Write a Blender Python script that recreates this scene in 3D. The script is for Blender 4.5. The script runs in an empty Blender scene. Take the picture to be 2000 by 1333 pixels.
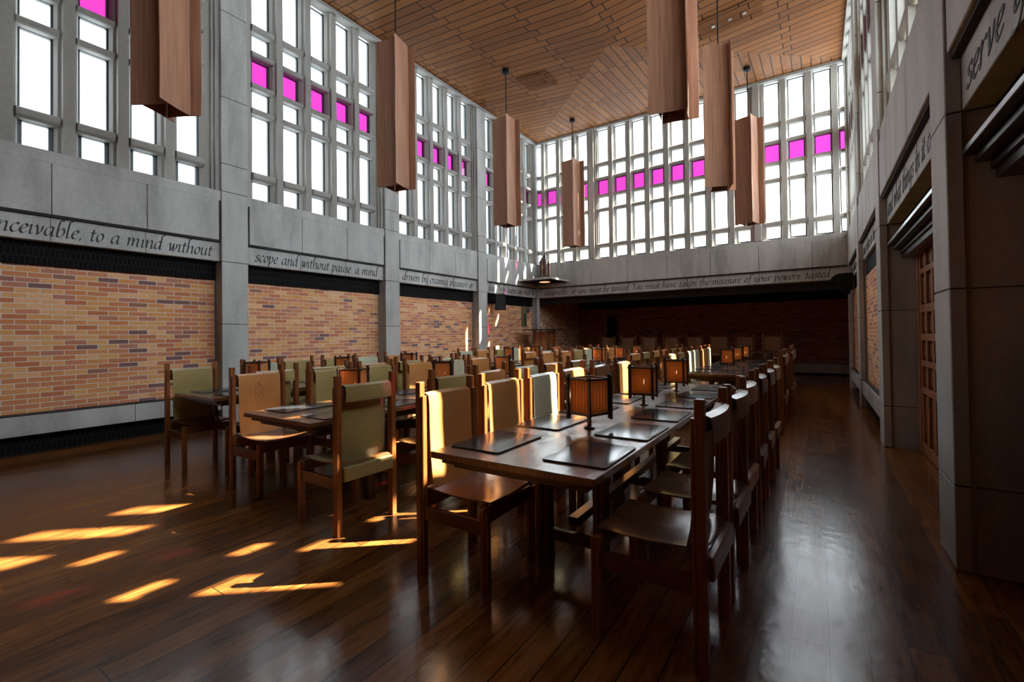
import bpy, bmesh, math, random
from mathutils import Vector, Matrix
random.seed(7)
SC = bpy.context.scene
COL = SC.collection
PI = math.pi

# ------------------------------------------------------------------ camera
F, YAW, PITCH, ROLL, SY, CX, CZ = 900.92, .5842, .0132, -.0127, -23.8, 7.5435, 1.31
_r = Vector((math.cos(YAW), math.sin(YAW), 0)); _d = Vector((-math.sin(YAW), math.cos(YAW), 0)); _z = Vector((0, 0, 1))
_fw = _d*math.cos(PITCH) + _z*math.sin(PITCH); _u = -_d*math.sin(PITCH) + _z*math.cos(PITCH)
_R = _r*math.cos(ROLL) + _u*math.sin(ROLL); _U = _u*math.cos(ROLL) - _r*math.sin(ROLL)
cam = bpy.data.cameras.new('camera'); camo = bpy.data.objects.new('camera', cam); COL.objects.link(camo)
cam.sensor_width = 36; cam.lens = F/2000*36; cam.shift_y = SY/2000; cam.clip_start = .05; cam.clip_end = 200
camo.matrix_world = Matrix(((_R.x, _U.x, -_fw.x, CX), (_R.y, _U.y, -_fw.y, 0), (_R.z, _U.z, -_fw.z, CZ), (0, 0, 0, 1)))
SC.camera = camo

# ------------------------------------------------------------------ world, sun, exposure
W = bpy.data.worlds.new('world'); SC.world = W; W.use_nodes = True
bg = W.node_tree.nodes['Background']
_nt = W.node_tree                      # white overcast-bright sky, brighter around the sun
_tc = _nt.nodes.new('ShaderNodeTexCoord'); _dp = _nt.nodes.new('ShaderNodeVectorMath'); _dp.operation = 'DOT_PRODUCT'
_nt.links.new(_tc.outputs['Generated'], _dp.inputs[0]); _dp.inputs[1].default_value = (1, .05, 0)
_pw = _nt.nodes.new('ShaderNodeMath'); _pw.operation = 'POWER'; _pw.inputs[0].default_value = 2.05; _nt.links.new(_dp.outputs['Value'], _pw.inputs[1])
_ml = _nt.nodes.new('ShaderNodeMath'); _ml.operation = 'MULTIPLY'; _ml.inputs[0].default_value = 9.8; _nt.links.new(_pw.outputs[0], _ml.inputs[1])
_nt.links.new(_ml.outputs[0], bg.inputs[1])
bg.inputs[0].default_value = (.87, .94, 1, 1)
sun = bpy.data.lights.new('sun', 'SUN'); sun.energy = 85; sun.color = (1, .87, .68); sun.angle = .009
so = bpy.data.objects.new('sun', sun); COL.objects.link(so)
so.rotation_euler = Vector((-.711, -.595, -1)).to_track_quat('-Z', 'Y').to_euler(); so.location = (20, 15, 25)
SC.view_settings.view_transform = 'Standard'; SC.view_settings.look = 'None'
SC.view_settings.gamma = 1; SC.view_settings.use_curve_mapping = False
SC.view_settings.exposure = 0.12
SC.cycles.use_denoising = True
SC.cycles.max_bounces = 8; SC.cycles.diffuse_bounces = 4; SC.cycles.glossy_bounces = 3
SC.cycles.transmission_bounces = 4; SC.cycles.transparent_max_bounces = 12
SC.cycles.caustics_reflective = False; SC.cycles.caustics_refractive = False
SC.cycles.sample_clamp_indirect = 6

XR, Y0, B, PW, D, YF, ZC, ZR = 8.15, 3.42, 3.2, .39, 12.94, -2.98, 7.56, 7.17   # room
GD = .22                                                                        # depth of the glass behind the stone face
def portal(loc, rot, sx, sy):
    l = bpy.data.lights.new('window_portal', 'AREA'); l.shape = 'RECTANGLE'; l.size = sx; l.size_y = sy
    l.cycles.is_portal = True
    o = bpy.data.objects.new('window_portal', l); COL.objects.link(o); o.location = loc; o.rotation_euler = rot
portal((-GD-.08, (D+YF)/2, 5.6), (0, -PI/2, 0), 3.9, D-YF)
portal((XR+GD+.08, (D+YF)/2, 5.6), (0, PI/2, 0), 3.9, D-YF)
portal((XR/2, D+GD+.08, 5.6), (-PI/2, 0, 0), XR+.4, 3.9)

# ------------------------------------------------------------------ materials
def new_mat(name):
    m = bpy.data.materials.new(name); m.use_nodes = True
    nt = m.node_tree; return m, nt, nt.nodes['Principled BSDF']
def mth(nt, op, a, b=None, clamp=False):
    n = nt.nodes.new('ShaderNodeMath'); n.operation = op; n.use_clamp = clamp
    for i, v in enumerate((a, b)):
        if v is None: continue
        if isinstance(v, (int, float)): n.inputs[i].default_value = v
        else: nt.links.new(v, n.inputs[i])
    return n.outputs[0]
def ramp(nt, fac, stops, interp='LINEAR'):
    n = nt.nodes.new('ShaderNodeValToRGB'); n.color_ramp.interpolation = interp
    el = n.color_ramp.elements
    while len(el) < len(stops): el.new(.5)
    for e, (p, c) in zip(el, stops): e.position = p; e.color = (*c, 1) if len(c) == 3 else c
    if fac is not None: nt.links.new(fac, n.inputs[0])
    return n.outputs[0]
def mix(nt, fac, a, b, mode='MIX'):
    n = nt.nodes.new('ShaderNodeMix'); n.data_type = 'RGBA'; n.blend_type = mode
    for s, v in ((n.inputs[0], fac), (n.inputs[6], a), (n.inputs[7], b)):
        if isinstance(v, (int, float)): s.default_value = v
        elif isinstance(v, tuple): s.default_value = (*v, 1)
        else: nt.links.new(v, s)
    return n.outputs[2]
def noise(nt, vec, scale, detail=3, rough=.5):
    n = nt.nodes.new('ShaderNodeTexNoise'); n.inputs['Scale'].default_value = scale
    n.inputs['Detail'].default_value = detail; n.inputs['Roughness'].default_value = rough
    if vec is not None: nt.links.new(vec, n.inputs[0])
    return n.outputs[0]
def objvec(nt, scale=None):
    t = nt.nodes.new('ShaderNodeTexCoord').outputs['Object']
    if scale:
        m = nt.nodes.new('ShaderNodeMapping'); m.inputs['Scale'].default_value = scale; nt.links.new(t, m.inputs[0]); t = m.outputs[0]
    return t
def sep(nt, v):
    n = nt.nodes.new('ShaderNodeSeparateXYZ'); nt.links.new(v, n.inputs[0]); return n.outputs
def comb(nt, x, y, z=0):
    n = nt.nodes.new('ShaderNodeCombineXYZ')
    for i, v in enumerate((x, y, z)):
        if isinstance(v, (int, float)): n.inputs[i].default_value = v
        else: nt.links.new(v, n.inputs[i])
    return n.outputs[0]
def wnoise(nt, v):
    n = nt.nodes.new('ShaderNodeTexWhiteNoise'); n.noise_dimensions = '3D'; nt.links.new(v, n.inputs[0]); return n.outputs[0]
def bump(nt, h, dist, strength, bsdf):
    n = nt.nodes.new('ShaderNodeBump'); n.inputs['Distance'].default_value = dist; n.inputs['Strength'].default_value = strength
    nt.links.new(h, n.inputs['Height']); nt.links.new(n.outputs[0], bsdf.inputs['Normal'])
def cells(nt, u, v, w, h, gap, mode='half'):
    """courses of bricks or boards: returns a random value per cell, a mask (1 in the joints) and the row number"""
    vr = mth(nt, 'DIVIDE', v, h); row = mth(nt, 'FLOOR', vr)
    uw = mth(nt, 'DIVIDE', u, w)
    if mode == 'half': off = mth(nt, 'MULTIPLY', mth(nt, 'MODULO', mth(nt, 'ABSOLUTE', row), 2), .5)
    elif mode == 'step': off = mth(nt, 'MULTIPLY', mth(nt, 'MODULO', mth(nt, 'ABSOLUTE', row), 2), .11)
    else: off = wnoise(nt, comb(nt, row, 3.7, 1.3))
    uu = mth(nt, 'ADD', uw, off); colm = mth(nt, 'FLOOR', uu)
    fu = mth(nt, 'FRACT', uu); fv = mth(nt, 'FRACT', vr)
    ju = mth(nt, 'LESS_THAN', fu, gap/w); jv = mth(nt, 'LESS_THAN', fv, gap/h)
    return wnoise(nt, comb(nt, colm, row, 5.1)), mth(nt, 'MAXIMUM', ju, jv), row

def plain(name, col, rough=.5, metal=0, var=.12, nscale=6, bumpd=0, spec=.5, coat=0):
    m, nt, b = new_mat(name)
    v = objvec(nt); n = noise(nt, v, nscale, 4)
    c0 = tuple(x*(1-var) for x in col); c1 = tuple(min(1, x*(1+var)) for x in col)
    nt.links.new(ramp(nt, n, [(.3, c0), (.7, c1)]), b.inputs['Base Color'])
    b.inputs['Roughness'].default_value = rough; b.inputs['Metallic'].default_value = metal
    b.inputs['Specular IOR Level'].default_value = spec
    b.inputs['Coat Weight'].default_value = coat; b.inputs['Coat Roughness'].default_value = .15
    if bumpd: bump(nt, noise(nt, v, nscale*12, 3), bumpd, .6, b)
    return m
def brick_mat(name, axis, tone=(1, 1, 1)):
    m, nt, b = new_mat(name)
    x, y, z = sep(nt, objvec(nt)); u = y if axis == 'y' else x
    rnd, joint, row = cells(nt, u, z, .213, .0625, .0085)
    c = ramp(nt, rnd, [(0, (.50, .165, .07)), (.12, (.63, .275, .095)), (.26, (.68, .36, .145)), (.4, (.57, .215, .085)), (.52, (.72, .40, .20)),
                       (.64, (.56, .215, .105)), (.74, (.66, .32, .11)), (.84, (.46, .18, .115)), (.94, (.19, .095, .09)), (.975, (.30, .13, .085))], 'CONSTANT')
    n = noise(nt, objvec(nt, (3, 3, 9)), 9, 4)
    c = mix(nt, .3, c, ramp(nt, n, [(.3, (.5, .45, .45)), (.75, (1, 1, 1))]), 'MULTIPLY')
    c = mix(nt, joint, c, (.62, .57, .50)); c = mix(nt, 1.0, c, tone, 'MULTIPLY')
    nt.links.new(c, b.inputs['Base Color']); b.inputs['Roughness'].default_value = .85
    bump(nt, mth(nt, 'SUBTRACT', 1, joint), .006, .8, b)
    return m
def grille_mat():
    m, nt, b = new_mat('black_perforated_brick')
    x, y, z = sep(nt, objvec(nt)); u = mth(nt, 'ADD', x, y)
    rnd, joint, row = cells(nt, u, z, .047, .105, .014)
    nt.links.new(mix(nt, joint, (.003, .003, .0035), (.012, .011, .012)), b.inputs['Base Color']); b.inputs['Roughness'].default_value = .8; b.inputs['Specular IOR Level'].default_value = .1
    bump(nt, joint, .02, 1, b); return m
def stone_mat(name, col, streak=(1, 1, .25), var=.16):
    m, nt, b = new_mat(name)
    n1 = noise(nt, objvec(nt, streak), 2.6, 5, .6); n2 = noise(nt, objvec(nt), 26, 4)
    c0 = tuple(v*(1-var*1.5) for v in col); c1 = tuple(v*(1+var) for v in col)
    c = ramp(nt, n1, [(.28, c0), (.5, col), (.75, c1)])
    c = mix(nt, .25, c, ramp(nt, n2, [(.3, (.65, .65, .65)), (.7, (1.1, 1.1, 1.1))]), 'MULTIPLY')
    nt.links.new(c, b.inputs['Base Color']); b.inputs['Roughness'].default_value = .72
    b.inputs['Specular IOR Level'].default_value = .3
    bump(nt, n2, .003, .5, b); return m
def floor_mat():
    m, nt, b = new_mat('dark_oak_boards')
    x, y, z = sep(nt, objvec(nt))
    rnd, joint, row = cells(nt, y, x, 2.3, .135, .0045, 'rand')
    g = noise(nt, comb(nt, mth(nt, 'ADD', mth(nt, 'MULTIPLY', x, 15), mth(nt, 'MULTIPLY', rnd, 31)), mth(nt, 'MULTIPLY', y, 1.7), mth(nt, 'MULTIPLY', row, 3.1)), 2.2, 6, .65)
    base = ramp(nt, rnd, [(0, (.105, .038, .010)), (.5, (.165, .062, .015)), (1, (.23, .088, .021))])
    c = mix(nt, .8, base, ramp(nt, g, [(.32, (.28, .24, .22)), (.46, (.75, .72, .7)), (.6, (1.05, 1.05, 1.05)), (.75, (1.3, 1.25, 1.2))]), 'MULTIPLY')
    c = mix(nt, joint, c, (.006, .003, .002))
    nt.links.new(c, b.inputs['Base Color'])
    wear = noise(nt, objvec(nt), 1.3, 4, .6)
    nt.links.new(ramp(nt, mth(nt, 'ADD', mth(nt, 'MULTIPLY', wear, .7), mth(nt, 'MULTIPLY', g, .3)), [(.3, (.14,)*3), (.75, (.26,)*3)]), b.inputs['Roughness'])
    b.inputs['Specular IOR Level'].default_value = .42
    hgt = mth(nt, 'ADD', mth(nt, 'MULTIPLY', g, .05), mth(nt, 'MULTIPLY', noise(nt, objvec(nt, (1.2, 1.1, 1)), 9, 2, .5), .8))
    hgt = mth(nt, 'SUBTRACT', mth(nt, 'ADD', hgt, mth(nt, 'MULTIPLY', rnd, .6)), mth(nt, 'MULTIPLY', joint, 1.4))
    bump(nt, hgt, .0035, .4, b); return m
def ceiling_mat(name, along):
    m, nt, b = new_mat(name)
    x, y, z = sep(nt, objvec(nt)); u, v = (x, y) if along == 'x' else (y, x)
    rnd, joint, row = cells(nt, mth(nt, 'ADD', u, 12), mth(nt, 'ADD', v, 20.02), 1.37, .19, .019, 'step')
    n = noise(nt, comb(nt, mth(nt, 'MULTIPLY', u, 1.5), mth(nt, 'MULTIPLY', v, 24), mth(nt, 'MULTIPLY', rnd, 20)), 3, 5)
    c = ramp(nt, rnd, [(0, (.17, .066, .019)), (.35, (.21, .084, .024)), (.7, (.24, .10, .029)), (1, (.185, .07, .02))])
    c = mix(nt, .6, c, ramp(nt, n, [(.3, (.55, .52, .5)), (.7, (1.15, 1.15, 1.15))]), 'MULTIPLY')
    c = mix(nt, joint, c, (.006, .004, .003))
    nt.links.new(c, b.inputs['Base Color']); b.inputs['Roughness'].default_value = .65; b.inputs['Specular IOR Level'].default_value = .12
    bump(nt, mth(nt, 'SUBTRACT', 1, joint), .012, .9, b); return m
def wood(name, col, rough=.35, sc=(14, 14, 1.2), var=.35, coat=.2):
    m, nt, b = new_mat(name)
    n = noise(nt, objvec(nt, sc), 3.5, 6, .6)
    c0 = tuple(v*(1-var) for v in col); c1 = tuple(v*(1+var) for v in col)
    nt.links.new(ramp(nt, n, [(.3, c0), (.55, col), (.75, c1)]), b.inputs['Base Color'])
    b.inputs['Roughness'].default_value = rough; b.inputs['Coat Weight'].default_value = coat; b.inputs['Coat Roughness'].default_value = .2
    bump(nt, n, .001, .3, b); return m
def table_mat():
    m, nt, b = new_mat('dark_polished_oak')
    x, y, z = sep(nt, objvec(nt))
    rnd, joint, row = cells(nt, y, mth(nt, 'ADD', x, 5), 5, .107, .0012, 'rand')
    n = noise(nt, comb(nt, mth(nt, 'MULTIPLY', x, 30), mth(nt, 'MULTIPLY', y, 2), mth(nt, 'MULTIPLY', rnd, 9)), 2.5, 6, .65)
    c = ramp(nt, n, [(.3, (.07, .026, .008)), (.5, (.17, .07, .022)), (.75, (.26, .115, .038))])
    c = mix(nt, joint, c, (.01, .005, .003))
    nt.links.new(c, b.inputs['Base Color']); b.inputs['Roughness'].default_value = .3; b.inputs['Coat Weight'].default_value = 1; b.inputs['Coat Roughness'].default_value = .09
    h = mth(nt, 'ADD', mth(nt, 'MULTIPLY', n, .25), mth(nt, 'MULTIPLY', noise(nt, objvec(nt, (1, .6, 1)), 7, 2), 1))
    bump(nt, h, .006, .5, b); nt.links.new(b.inputs['Normal'].links[0].from_socket, b.inputs['Coat Normal']); return m
def leather(name, col, rough=.36):
    m, nt, b = new_mat(name)
    v = objvec(nt); n = noise(nt, v, 5, 4); f = noise(nt, v, 160, 2)
    nt.links.new(ramp(nt, n, [(.3, tuple(x*.82 for x in col)), (.7, tuple(x*1.1 for x in col))]), b.inputs['Base Color'])
    b.inputs['Roughness'].default_value = rough; b.inputs['Specular IOR Level'].default_value = .5; b.inputs['Coat Weight'].default_value = .35; b.inputs['Coat Roughness'].default_value = .22
    bump(nt, mth(nt, 'ADD', f, mth(nt, 'MULTIPLY', n, 3)), .0012, .35, b)
    return m
def glass(name, col):
    m = bpy.data.materials.new(name); m.use_nodes = True; nt = m.node_tree; nt.nodes.clear()
    t = nt.nodes.new('ShaderNodeBsdfTransparent'); g = nt.nodes.new('ShaderNodeBsdfGlossy'); o = nt.nodes.new('ShaderNodeOutputMaterial')
    t.inputs[0].default_value = (*col, 1); g.inputs['Roughness'].default_value = .03
    lw = nt.nodes.new('ShaderNodeLayerWeight'); lw.inputs[0].default_value = .5
    f = mth(nt, 'ADD', mth(nt, 'MULTIPLY', mth(nt, 'POWER', lw.outputs['Facing'], 5), .6), .025)
    mx = nt.nodes.new('ShaderNodeMixShader'); nt.links.new(f, mx.inputs[0])
    nt.links.new(t.outputs[0], mx.inputs[1]); nt.links.new(g.outputs[0], mx.inputs[2]); nt.links.new(mx.outputs[0], o.inputs[0])
    return m
def slat_mat():
    m, nt, b = new_mat('orange_wood_slats')
    x, y, z = sep(nt, objvec(nt)); n = noise(nt, objvec(nt, (60, 60, 3)), 2.5, 3)
    c = ramp(nt, n, [(.3, (.38, .18, .06)), (.5, (.62, .33, .12)), (.75, (.42, .18, .06))])
    nt.links.new(c, b.inputs['Base Color']); b.inputs['Roughness'].default_value = .5
    tr = nt.nodes.new('ShaderNodeBsdfTranslucent'); tr.inputs[0].default_value = (.68, .36, .12, 1)
    mx = nt.nodes.new('ShaderNodeMixShader'); mx.inputs[0].default_value = .42
    out = nt.nodes['Material Output']
    nt.links.new(b.outputs[0], mx.inputs[1]); nt.links.new(tr.outputs[0], mx.inputs[2]); nt.links.new(mx.outputs[0], out.inputs[0])
    return m
def cloth_mat():
    m, nt, b = new_mat('copper_brown_fabric')
    n = noise(nt, objvec(nt, (9, 9, .35)), 4, 5, .6)
    nt.links.new(ramp(nt, n, [(.3, (.21, .088, .044)), (.7, (.34, .162, .09))]), b.inputs['Base Color'])
    b.inputs['Roughness'].default_value = .7; b.inputs['Sheen Weight'].default_value = .2
    return m
def emit(name, col, s):
    m, nt, b = new_mat(name)
    b.inputs['Base Color'].default_value = (*col, 1); b.inputs['Emission Color'].default_value = (*col, 1); b.inputs['Emission Strength'].default_value = s
    return m

M_brickY = brick_mat('orange_brick_side', 'y'); M_brickX = brick_mat('shade_darkened_brick', 'x', (.5, .36, .33))  # second brick is the same brick, with the alcove's shade in its colour
M_grille = grille_mat()
M_stone = stone_mat('grey_limestone', (.37, .372, .358), var=.24); M_mull = stone_mat('grey_cast_stone', (.30, .295, .275), (1, 1, .5), .1)
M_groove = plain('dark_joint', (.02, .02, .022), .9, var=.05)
M_letter = plain('letter_black', (.012, .013, .016), .7, var=.05)
M_floor = floor_mat(); M_ceilX = ceiling_mat('ceiling_boards_across', 'x'); M_ceilY = ceiling_mat('ceiling_boards_along', 'y')
M_white = plain('pale_trim', (.42, .42, .4), .5)
M_frame = plain('dark_bronze_frame', (.03, .04, .042), .4, metal=.3)
M_glass = glass('clear_glass', (.97, .985, .985)); M_pink = glass('magenta_glass', (.36, .10, .29)); M_pinkL = glass('light_magenta_glass', (.45, .12, .35)); M_pinkR = glass('deep_magenta_glass', (.15, .04, .12))  # magenta tint lightened left for dim sky, deepened right to stop sun patches
M_post = wood('red_brown_oak', (.20, .066, .018), .3, coat=.35); M_rail = wood('dark_red_oak', (.11, .034, .011), sc=(2, 14, 14))
M_table = table_mat(); M_tleg = wood('very_dark_oak', (.05, .02, .009), .3)
M_door = wood('carved_oak_door', (.26, .10, .04), .45); M_doorin = wood('dark_door_panel', (.085, .03, .012), .5)
M_canopy = wood('black_brown_wood', (.014, .007, .005), .35, coat=.2)
M_mat = plain('black_leather', (.020, .024, .032), .17, nscale=9, spec=1.0)
LE = {'tan': leather('tan_leather', (.44, .195, .06), .3), 'olive': leather('olive_leather', (.30, .225, .085), .3),
      'mint': leather('sage_leather', (.42, .44, .31), .3), 'brown': leather('brown_leather', (.20, .085, .035), .3)}
M_seat = leather('shaded_brown_seat_leather', (.13, .055, .022), .2)  # leather darkened so the low light on the seats is in its colour
M_lamp = plain('lamp_dark_wood', (.03, .014, .01), .35, coat=.3); M_slat = slat_mat(); M_bulb = emit('warm_bulb', (1, .66, .36), 34)
M_black = plain('black_plastic', (.005, .0055, .007), .6, spec=.2); M_metal = plain('grey_metal', (.35, .36, .37), .3, metal=1)
M_cloth = cloth_mat(); M_cloth_hem = plain('hem_brown', (.2, .1, .06), .7)
M_glow = emit('dim_orange_lamp', (1, .25, .08), 1.3); M_warm = emit('warm_lamp', (1, .42, .2), 1.6)
M_green = plain('green_metal', (.03, .09, .05), .5); M_olivewood = wood('olive_brown_board', (.16, .11, .05), .5)
M_candle = plain('ivory_white', (.75, .72, .66), .5)

# ------------------------------------------------------------------ mesh helper
class MB:
    def __init__(s): s.v = []; s.f = []
    def box(s, x0, x1, y0, y1, z0, z1, M=None):
        b = len(s.v)
        p = [Vector(c) for c in ((x0, y0, z0), (x1, y0, z0), (x1, y1, z0), (x0, y1, z0), (x0, y0, z1), (x1, y0, z1), (x1, y1, z1), (x0, y1, z1))]
        if M: p = [M @ q for q in p]
        s.v += [tuple(q) for q in p]
        s.f += [(b, b+3, b+2, b+1), (b+4, b+5, b+6, b+7), (b, b+1, b+5, b+4), (b+1, b+2, b+6, b+5), (b+2, b+3, b+7, b+6), (b+3, b, b+4, b+7)]
        return s
    def prism(s, poly, a, b_, axis='z', M=None):
        """poly: 2-D outline; extruded from a to b_ along axis"""
        n = len(poly); base = len(s.v)
        for h in (a, b_):
            for (p, q) in poly:
                c = {'z': (p, q, h), 'y': (p, h, q), 'x': (h, p, q)}[axis]
                s.v.append(tuple(M @ Vector(c)) if M else c)
        s.f.append(tuple(base+i for i in range(n))); s.f.append(tuple(base+n+i for i in reversed(range(n))))
        for i in range(n): j = (i+1) % n; s.f.append((base+i, base+n+i, base+n+j, base+j))
        return s
    def lathe(s, prof, cx=0, cy=0, n=16):
        base = len(s.v)
        for r, z in prof:
            for i in range(n): t = 2*PI*i/n; s.v.append((cx+r*math.cos(t), cy+r*math.sin(t), z))
        for k in range(len(prof)-1):
            for i in range(n):
                j = (i+1) % n; a = base+k*n; s.f.append((a+i, a+j, a+n+j, a+n+i))
        s.f.append(tuple(base+i for i in reversed(range(n)))); e = base+(len(prof)-1)*n; s.f.append(tuple(e+i for i in range(n)))
        return s
    def strip(s, path, y0, y1, th, ny=8, curve=None):
        """leather sling: path of (x,z) swept across y with thickness th; curve(t,y)->(dx,dz)"""
        n = len(path); base = len(s.v)
        nr = []
        for i in range(n):
            a = path[max(i-1, 0)]; b = path[min(i+1, n-1)]; dx, dz = b[0]-a[0], b[1]-a[1]; L = math.hypot(dx, dz) or 1
            nr.append((dz/L, -dx/L))
        for side in (0, 1):
            for i in range(n):
                for j in range(ny+1):
                    y = y0+(y1-y0)*j/ny; c = curve(i/(n-1), j/ny) if curve else (0, 0)
                    s.v.append((path[i][0]+nr[i][0]*th*side+c[0], y, path[i][1]+nr[i][1]*th*side+c[1]))
        N = n*(ny+1)
        def id(sd, i, j): return base+sd*N+i*(ny+1)+j
        for i in range(n-1):
            for j in range(ny):
                s.f.append((id(0, i, j), id(0, i, j+1), id(0, i+1, j+1), id(0, i+1, j)))
                s.f.append((id(1, i, j), id(1, i+1, j), id(1, i+1, j+1), id(1, i, j+1)))
            s.f.append((id(0, i, 0), id(0, i+1, 0), id(1, i+1, 0), id(1, i, 0)))
            s.f.append((id(0, i, ny), id(1, i, ny), id(1, i+1, ny), id(0, i+1, ny)))
        for j in range(ny):
            s.f.append((id(0, 0, j), id(1, 0, j), id(1, 0, j+1), id(0, 0, j+1)))
            s.f.append((id(0, n-1, j), id(0, n-1, j+1), id(1, n-1, j+1), id(1, n-1, j)))
        return s
    def build(s, name, mat, parent=None, bevel=0, smooth=False, recalc=True):
        me = bpy.data.meshes.new(name); me.from_pydata(s.v, [], s.f)
        bm = bmesh.new(); bm.from_mesh(me)
        if recalc: bmesh.ops.recalc_face_normals(bm, faces=bm.faces)
        if bevel:
            ed = [e for e in bm.edges if len(e.link_faces) == 2 and e.calc_face_angle(0) > .5]
            bmesh.ops.bevel(bm, geom=ed, offset=bevel, segments=1, affect='EDGES', clamp_overlap=True)
        bm.to_mesh(me); bm.free()
        if smooth:
            for p in me.polygons: p.use_smooth = True
            me.set_sharp_from_angle(angle=.7)
        me.materials.append(mat)
        o = bpy.data.objects.new(name, me); COL.objects.link(o)
        if parent: o.parent = parent
        return o
def bx(name, mat, dims, parent=None, bevel=0): return MB().box(*dims).build(name, mat, parent, bevel)
def thing(name, label, cat, loc=(0, 0, 0), rz=0, group=None):
    o = bpy.data.objects.new(name, None); COL.objects.link(o); o.location = loc; o.rotation_euler = (0, 0, rz); o.empty_display_size = .1
    return tag(o, label, cat, group)
def tag(o, label=None, cat=None, group=None):
    if label: o['label'] = label
    if cat: o['category'] = cat
    if group: o['group'] = group
    return o
def st(o, label=None, cat=None):
    o['kind'] = 'structure'
    if label: o['label'] = label
    if cat: o['category'] = cat
    return o
def sthing(name, label, cat='wall'):
    o = bpy.data.objects.new(name, None); COL.objects.link(o); return st(o, label, cat)
def children(o): return CH.get(o.name, [])
CH = {}
def snapshot():
    CH.clear()
    for o in bpy.data.objects:
        if o.parent: CH.setdefault(o.parent.name, []).append(o)
def dup(o, parent=None):
    c = o.copy(); COL.objects.link(c); c.parent = parent
    for ch in CH.get(o.name, []): dup(ch, c)
    return c

# ------------------------------------------------------------------ lettering (broad pen italic)
ARCH = [(.12, .5), (.28, .82), (.48, 1), (.6, .85), (.6, .12), (.68, 0), (.8, .12)]
STEM = [(0, .84), (.12, .98), (.12, 0)]
BOWL = [(.58, .96), (.36, 1), (.14, .78), (.05, .36), (.17, .02), (.38, .14), (.58, .6)]
TAIL = [(.6, 1), (.58, .12), (.67, 0), (.8, .12)]
ASC = [(.34, 1.86), (.2, 1.92), (.12, 1.7)]
GL = {
 'a': (.86, [BOWL, TAIL]), 'b': (.74, [[(.42, 1.82), (.22, 1.92), (.12, 1.6), (.1, .2), (.28, 0), (.52, .2), (.6, .6), (.5, .95), (.32, .92), (.12, .6)]]),
 'c': (.64, [[(.54, .84), (.4, 1), (.16, .78), (.06, .36), (.2, .02), (.38, .03), (.56, .2)]]),
 'd': (.86, [BOWL, [(.86, 1.84), (.7, 1.92), (.61, 1.6), (.58, .12), (.67, 0), (.8, .12)]]),
 'e': (.64, [[(.08, .46), (.34, .54), (.5, .76), (.38, 1), (.18, .84), (.06, .38), (.2, .02), (.38, .03), (.56, .2)]]),
 'f': (.56, [[(.66, 1.74), (.48, 1.9), (.3, 1.6), (.2, 0), (.1, -.5), (-.06, -.6)], [(.02, .96), (.5, .96)]]),
 'g': (.84, [BOWL, [(.6, 1), (.58, -.3), (.36, -.66), (.04, -.52)]]),
 'h': (.86, [ASC+[(.12, 0)], ARCH]), 'i': (.4, [[(0, .84), (.12, .98), (.12, .14), (.2, 0), (.34, .12)], [(.12, 1.34), (.2, 1.42)]]),
 'k': (.78, [ASC+[(.12, 0)], [(.12, .45), (.36, .95), (.52, .78), (.3, .5)], [(.25, .5), (.5, .1), (.8, -.3)]]),
 'l': (.42, [ASC+[(.12, .14), (.22, 0), (.36, .12)]]),
 'm': (1.3, [STEM, [(.12, .5), (.26, .82), (.42, 1), (.53, .85), (.53, 0)], [(.53, .5), (.68, .82), (.86, 1), (.96, .85), (.96, .12), (1.04, 0), (1.16, .12)]]),
 'n': (.86, [STEM, ARCH]), 'o': (.7, [[(.34, 1), (.12, .78), (.06, .38), (.22, 0), (.44, .16), (.56, .6), (.48, .9), (.34, 1)]]),
 'p': (.76, [[(0, .86), (.12, 1.02), (.08, -.76)], [(.1, .55), (.3, .9), (.48, .98), (.6, .7), (.5, .2), (.3, 0), (.1, .16)], [(-.06, -.74), (.2, -.7)]]),
 'q': (.84, [BOWL, [(.6, 1), (.58, -.76)]]),
 'r': (.6, [STEM, [(.12, .5), (.28, .84), (.44, 1), (.56, .88)]]), 's': (.56, [[(.48, .86), (.32, 1), (.12, .84), (.22, .58), (.42, .4), (.4, .1), (.2, 0), (.02, .14)]]),
 't': (.5, [[(.2, 1.36), (.15, .2), (.25, 0), (.42, .14)], [(0, .96), (.44, .96)]]),
 'u': (.86, [[(0, .84), (.12, .98), (.12, .24), (.22, .02), (.4, .12), (.6, .5)], TAIL]),
 'v': (.7, [[(0, .88), (.12, 1), (.24, .3), (.28, 0), (.5, .5), (.52, .98)]]),
 'w': (1.0, [[(0, .88), (.12, 1), (.2, .3), (.24, 0), (.44, .6), (.48, 1)], [(.48, 1), (.5, .3), (.56, 0), (.8, .5), (.82, .98)]]),
 'y': (.8, [[(0, .84), (.12, .98), (.12, .24), (.22, .02), (.4, .12), (.6, .5)], [(.6, 1), (.58, -.3), (.36, -.66), (.04, -.6)]]),
 'Y': (1.0, [[(0, 1.6), (.16, 1.74), (.4, .9)], [(.95, 1.74), (.7, 1.4), (.4, .9), (.36, 0)]]),
 'T': (1.0, [[(0, 1.5), (.14, 1.7), (.95, 1.7)], [(.5, 1.7), (.42, 0)]]),
 '.': (.3, [[(.06, .02), (.14, .1)]]), ',': (.3, [[(.08, .1), (.12, .02), (.02, -.2)]]), ' ': (.55, [])}
def smooth_path(p, k=4):
    if len(p) < 3: return p
    out = []
    for i in range(len(p)-1):
        a = p[max(i-1, 0)]; b = p[i]; c = p[i+1]; d = p[min(i+2, len(p)-1)]
        for j in range(k):
            t = j/k; out.append(tuple(.5*((2*b[q])+(-a[q]+c[q])*t+(2*a[q]-5*b[q]+4*c[q]-d[q])*t*t+(-a[q]+3*b[q]-3*c[q]+d[q])*t**3) for q in (0, 1)))
    return out+[p[-1]]
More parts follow.
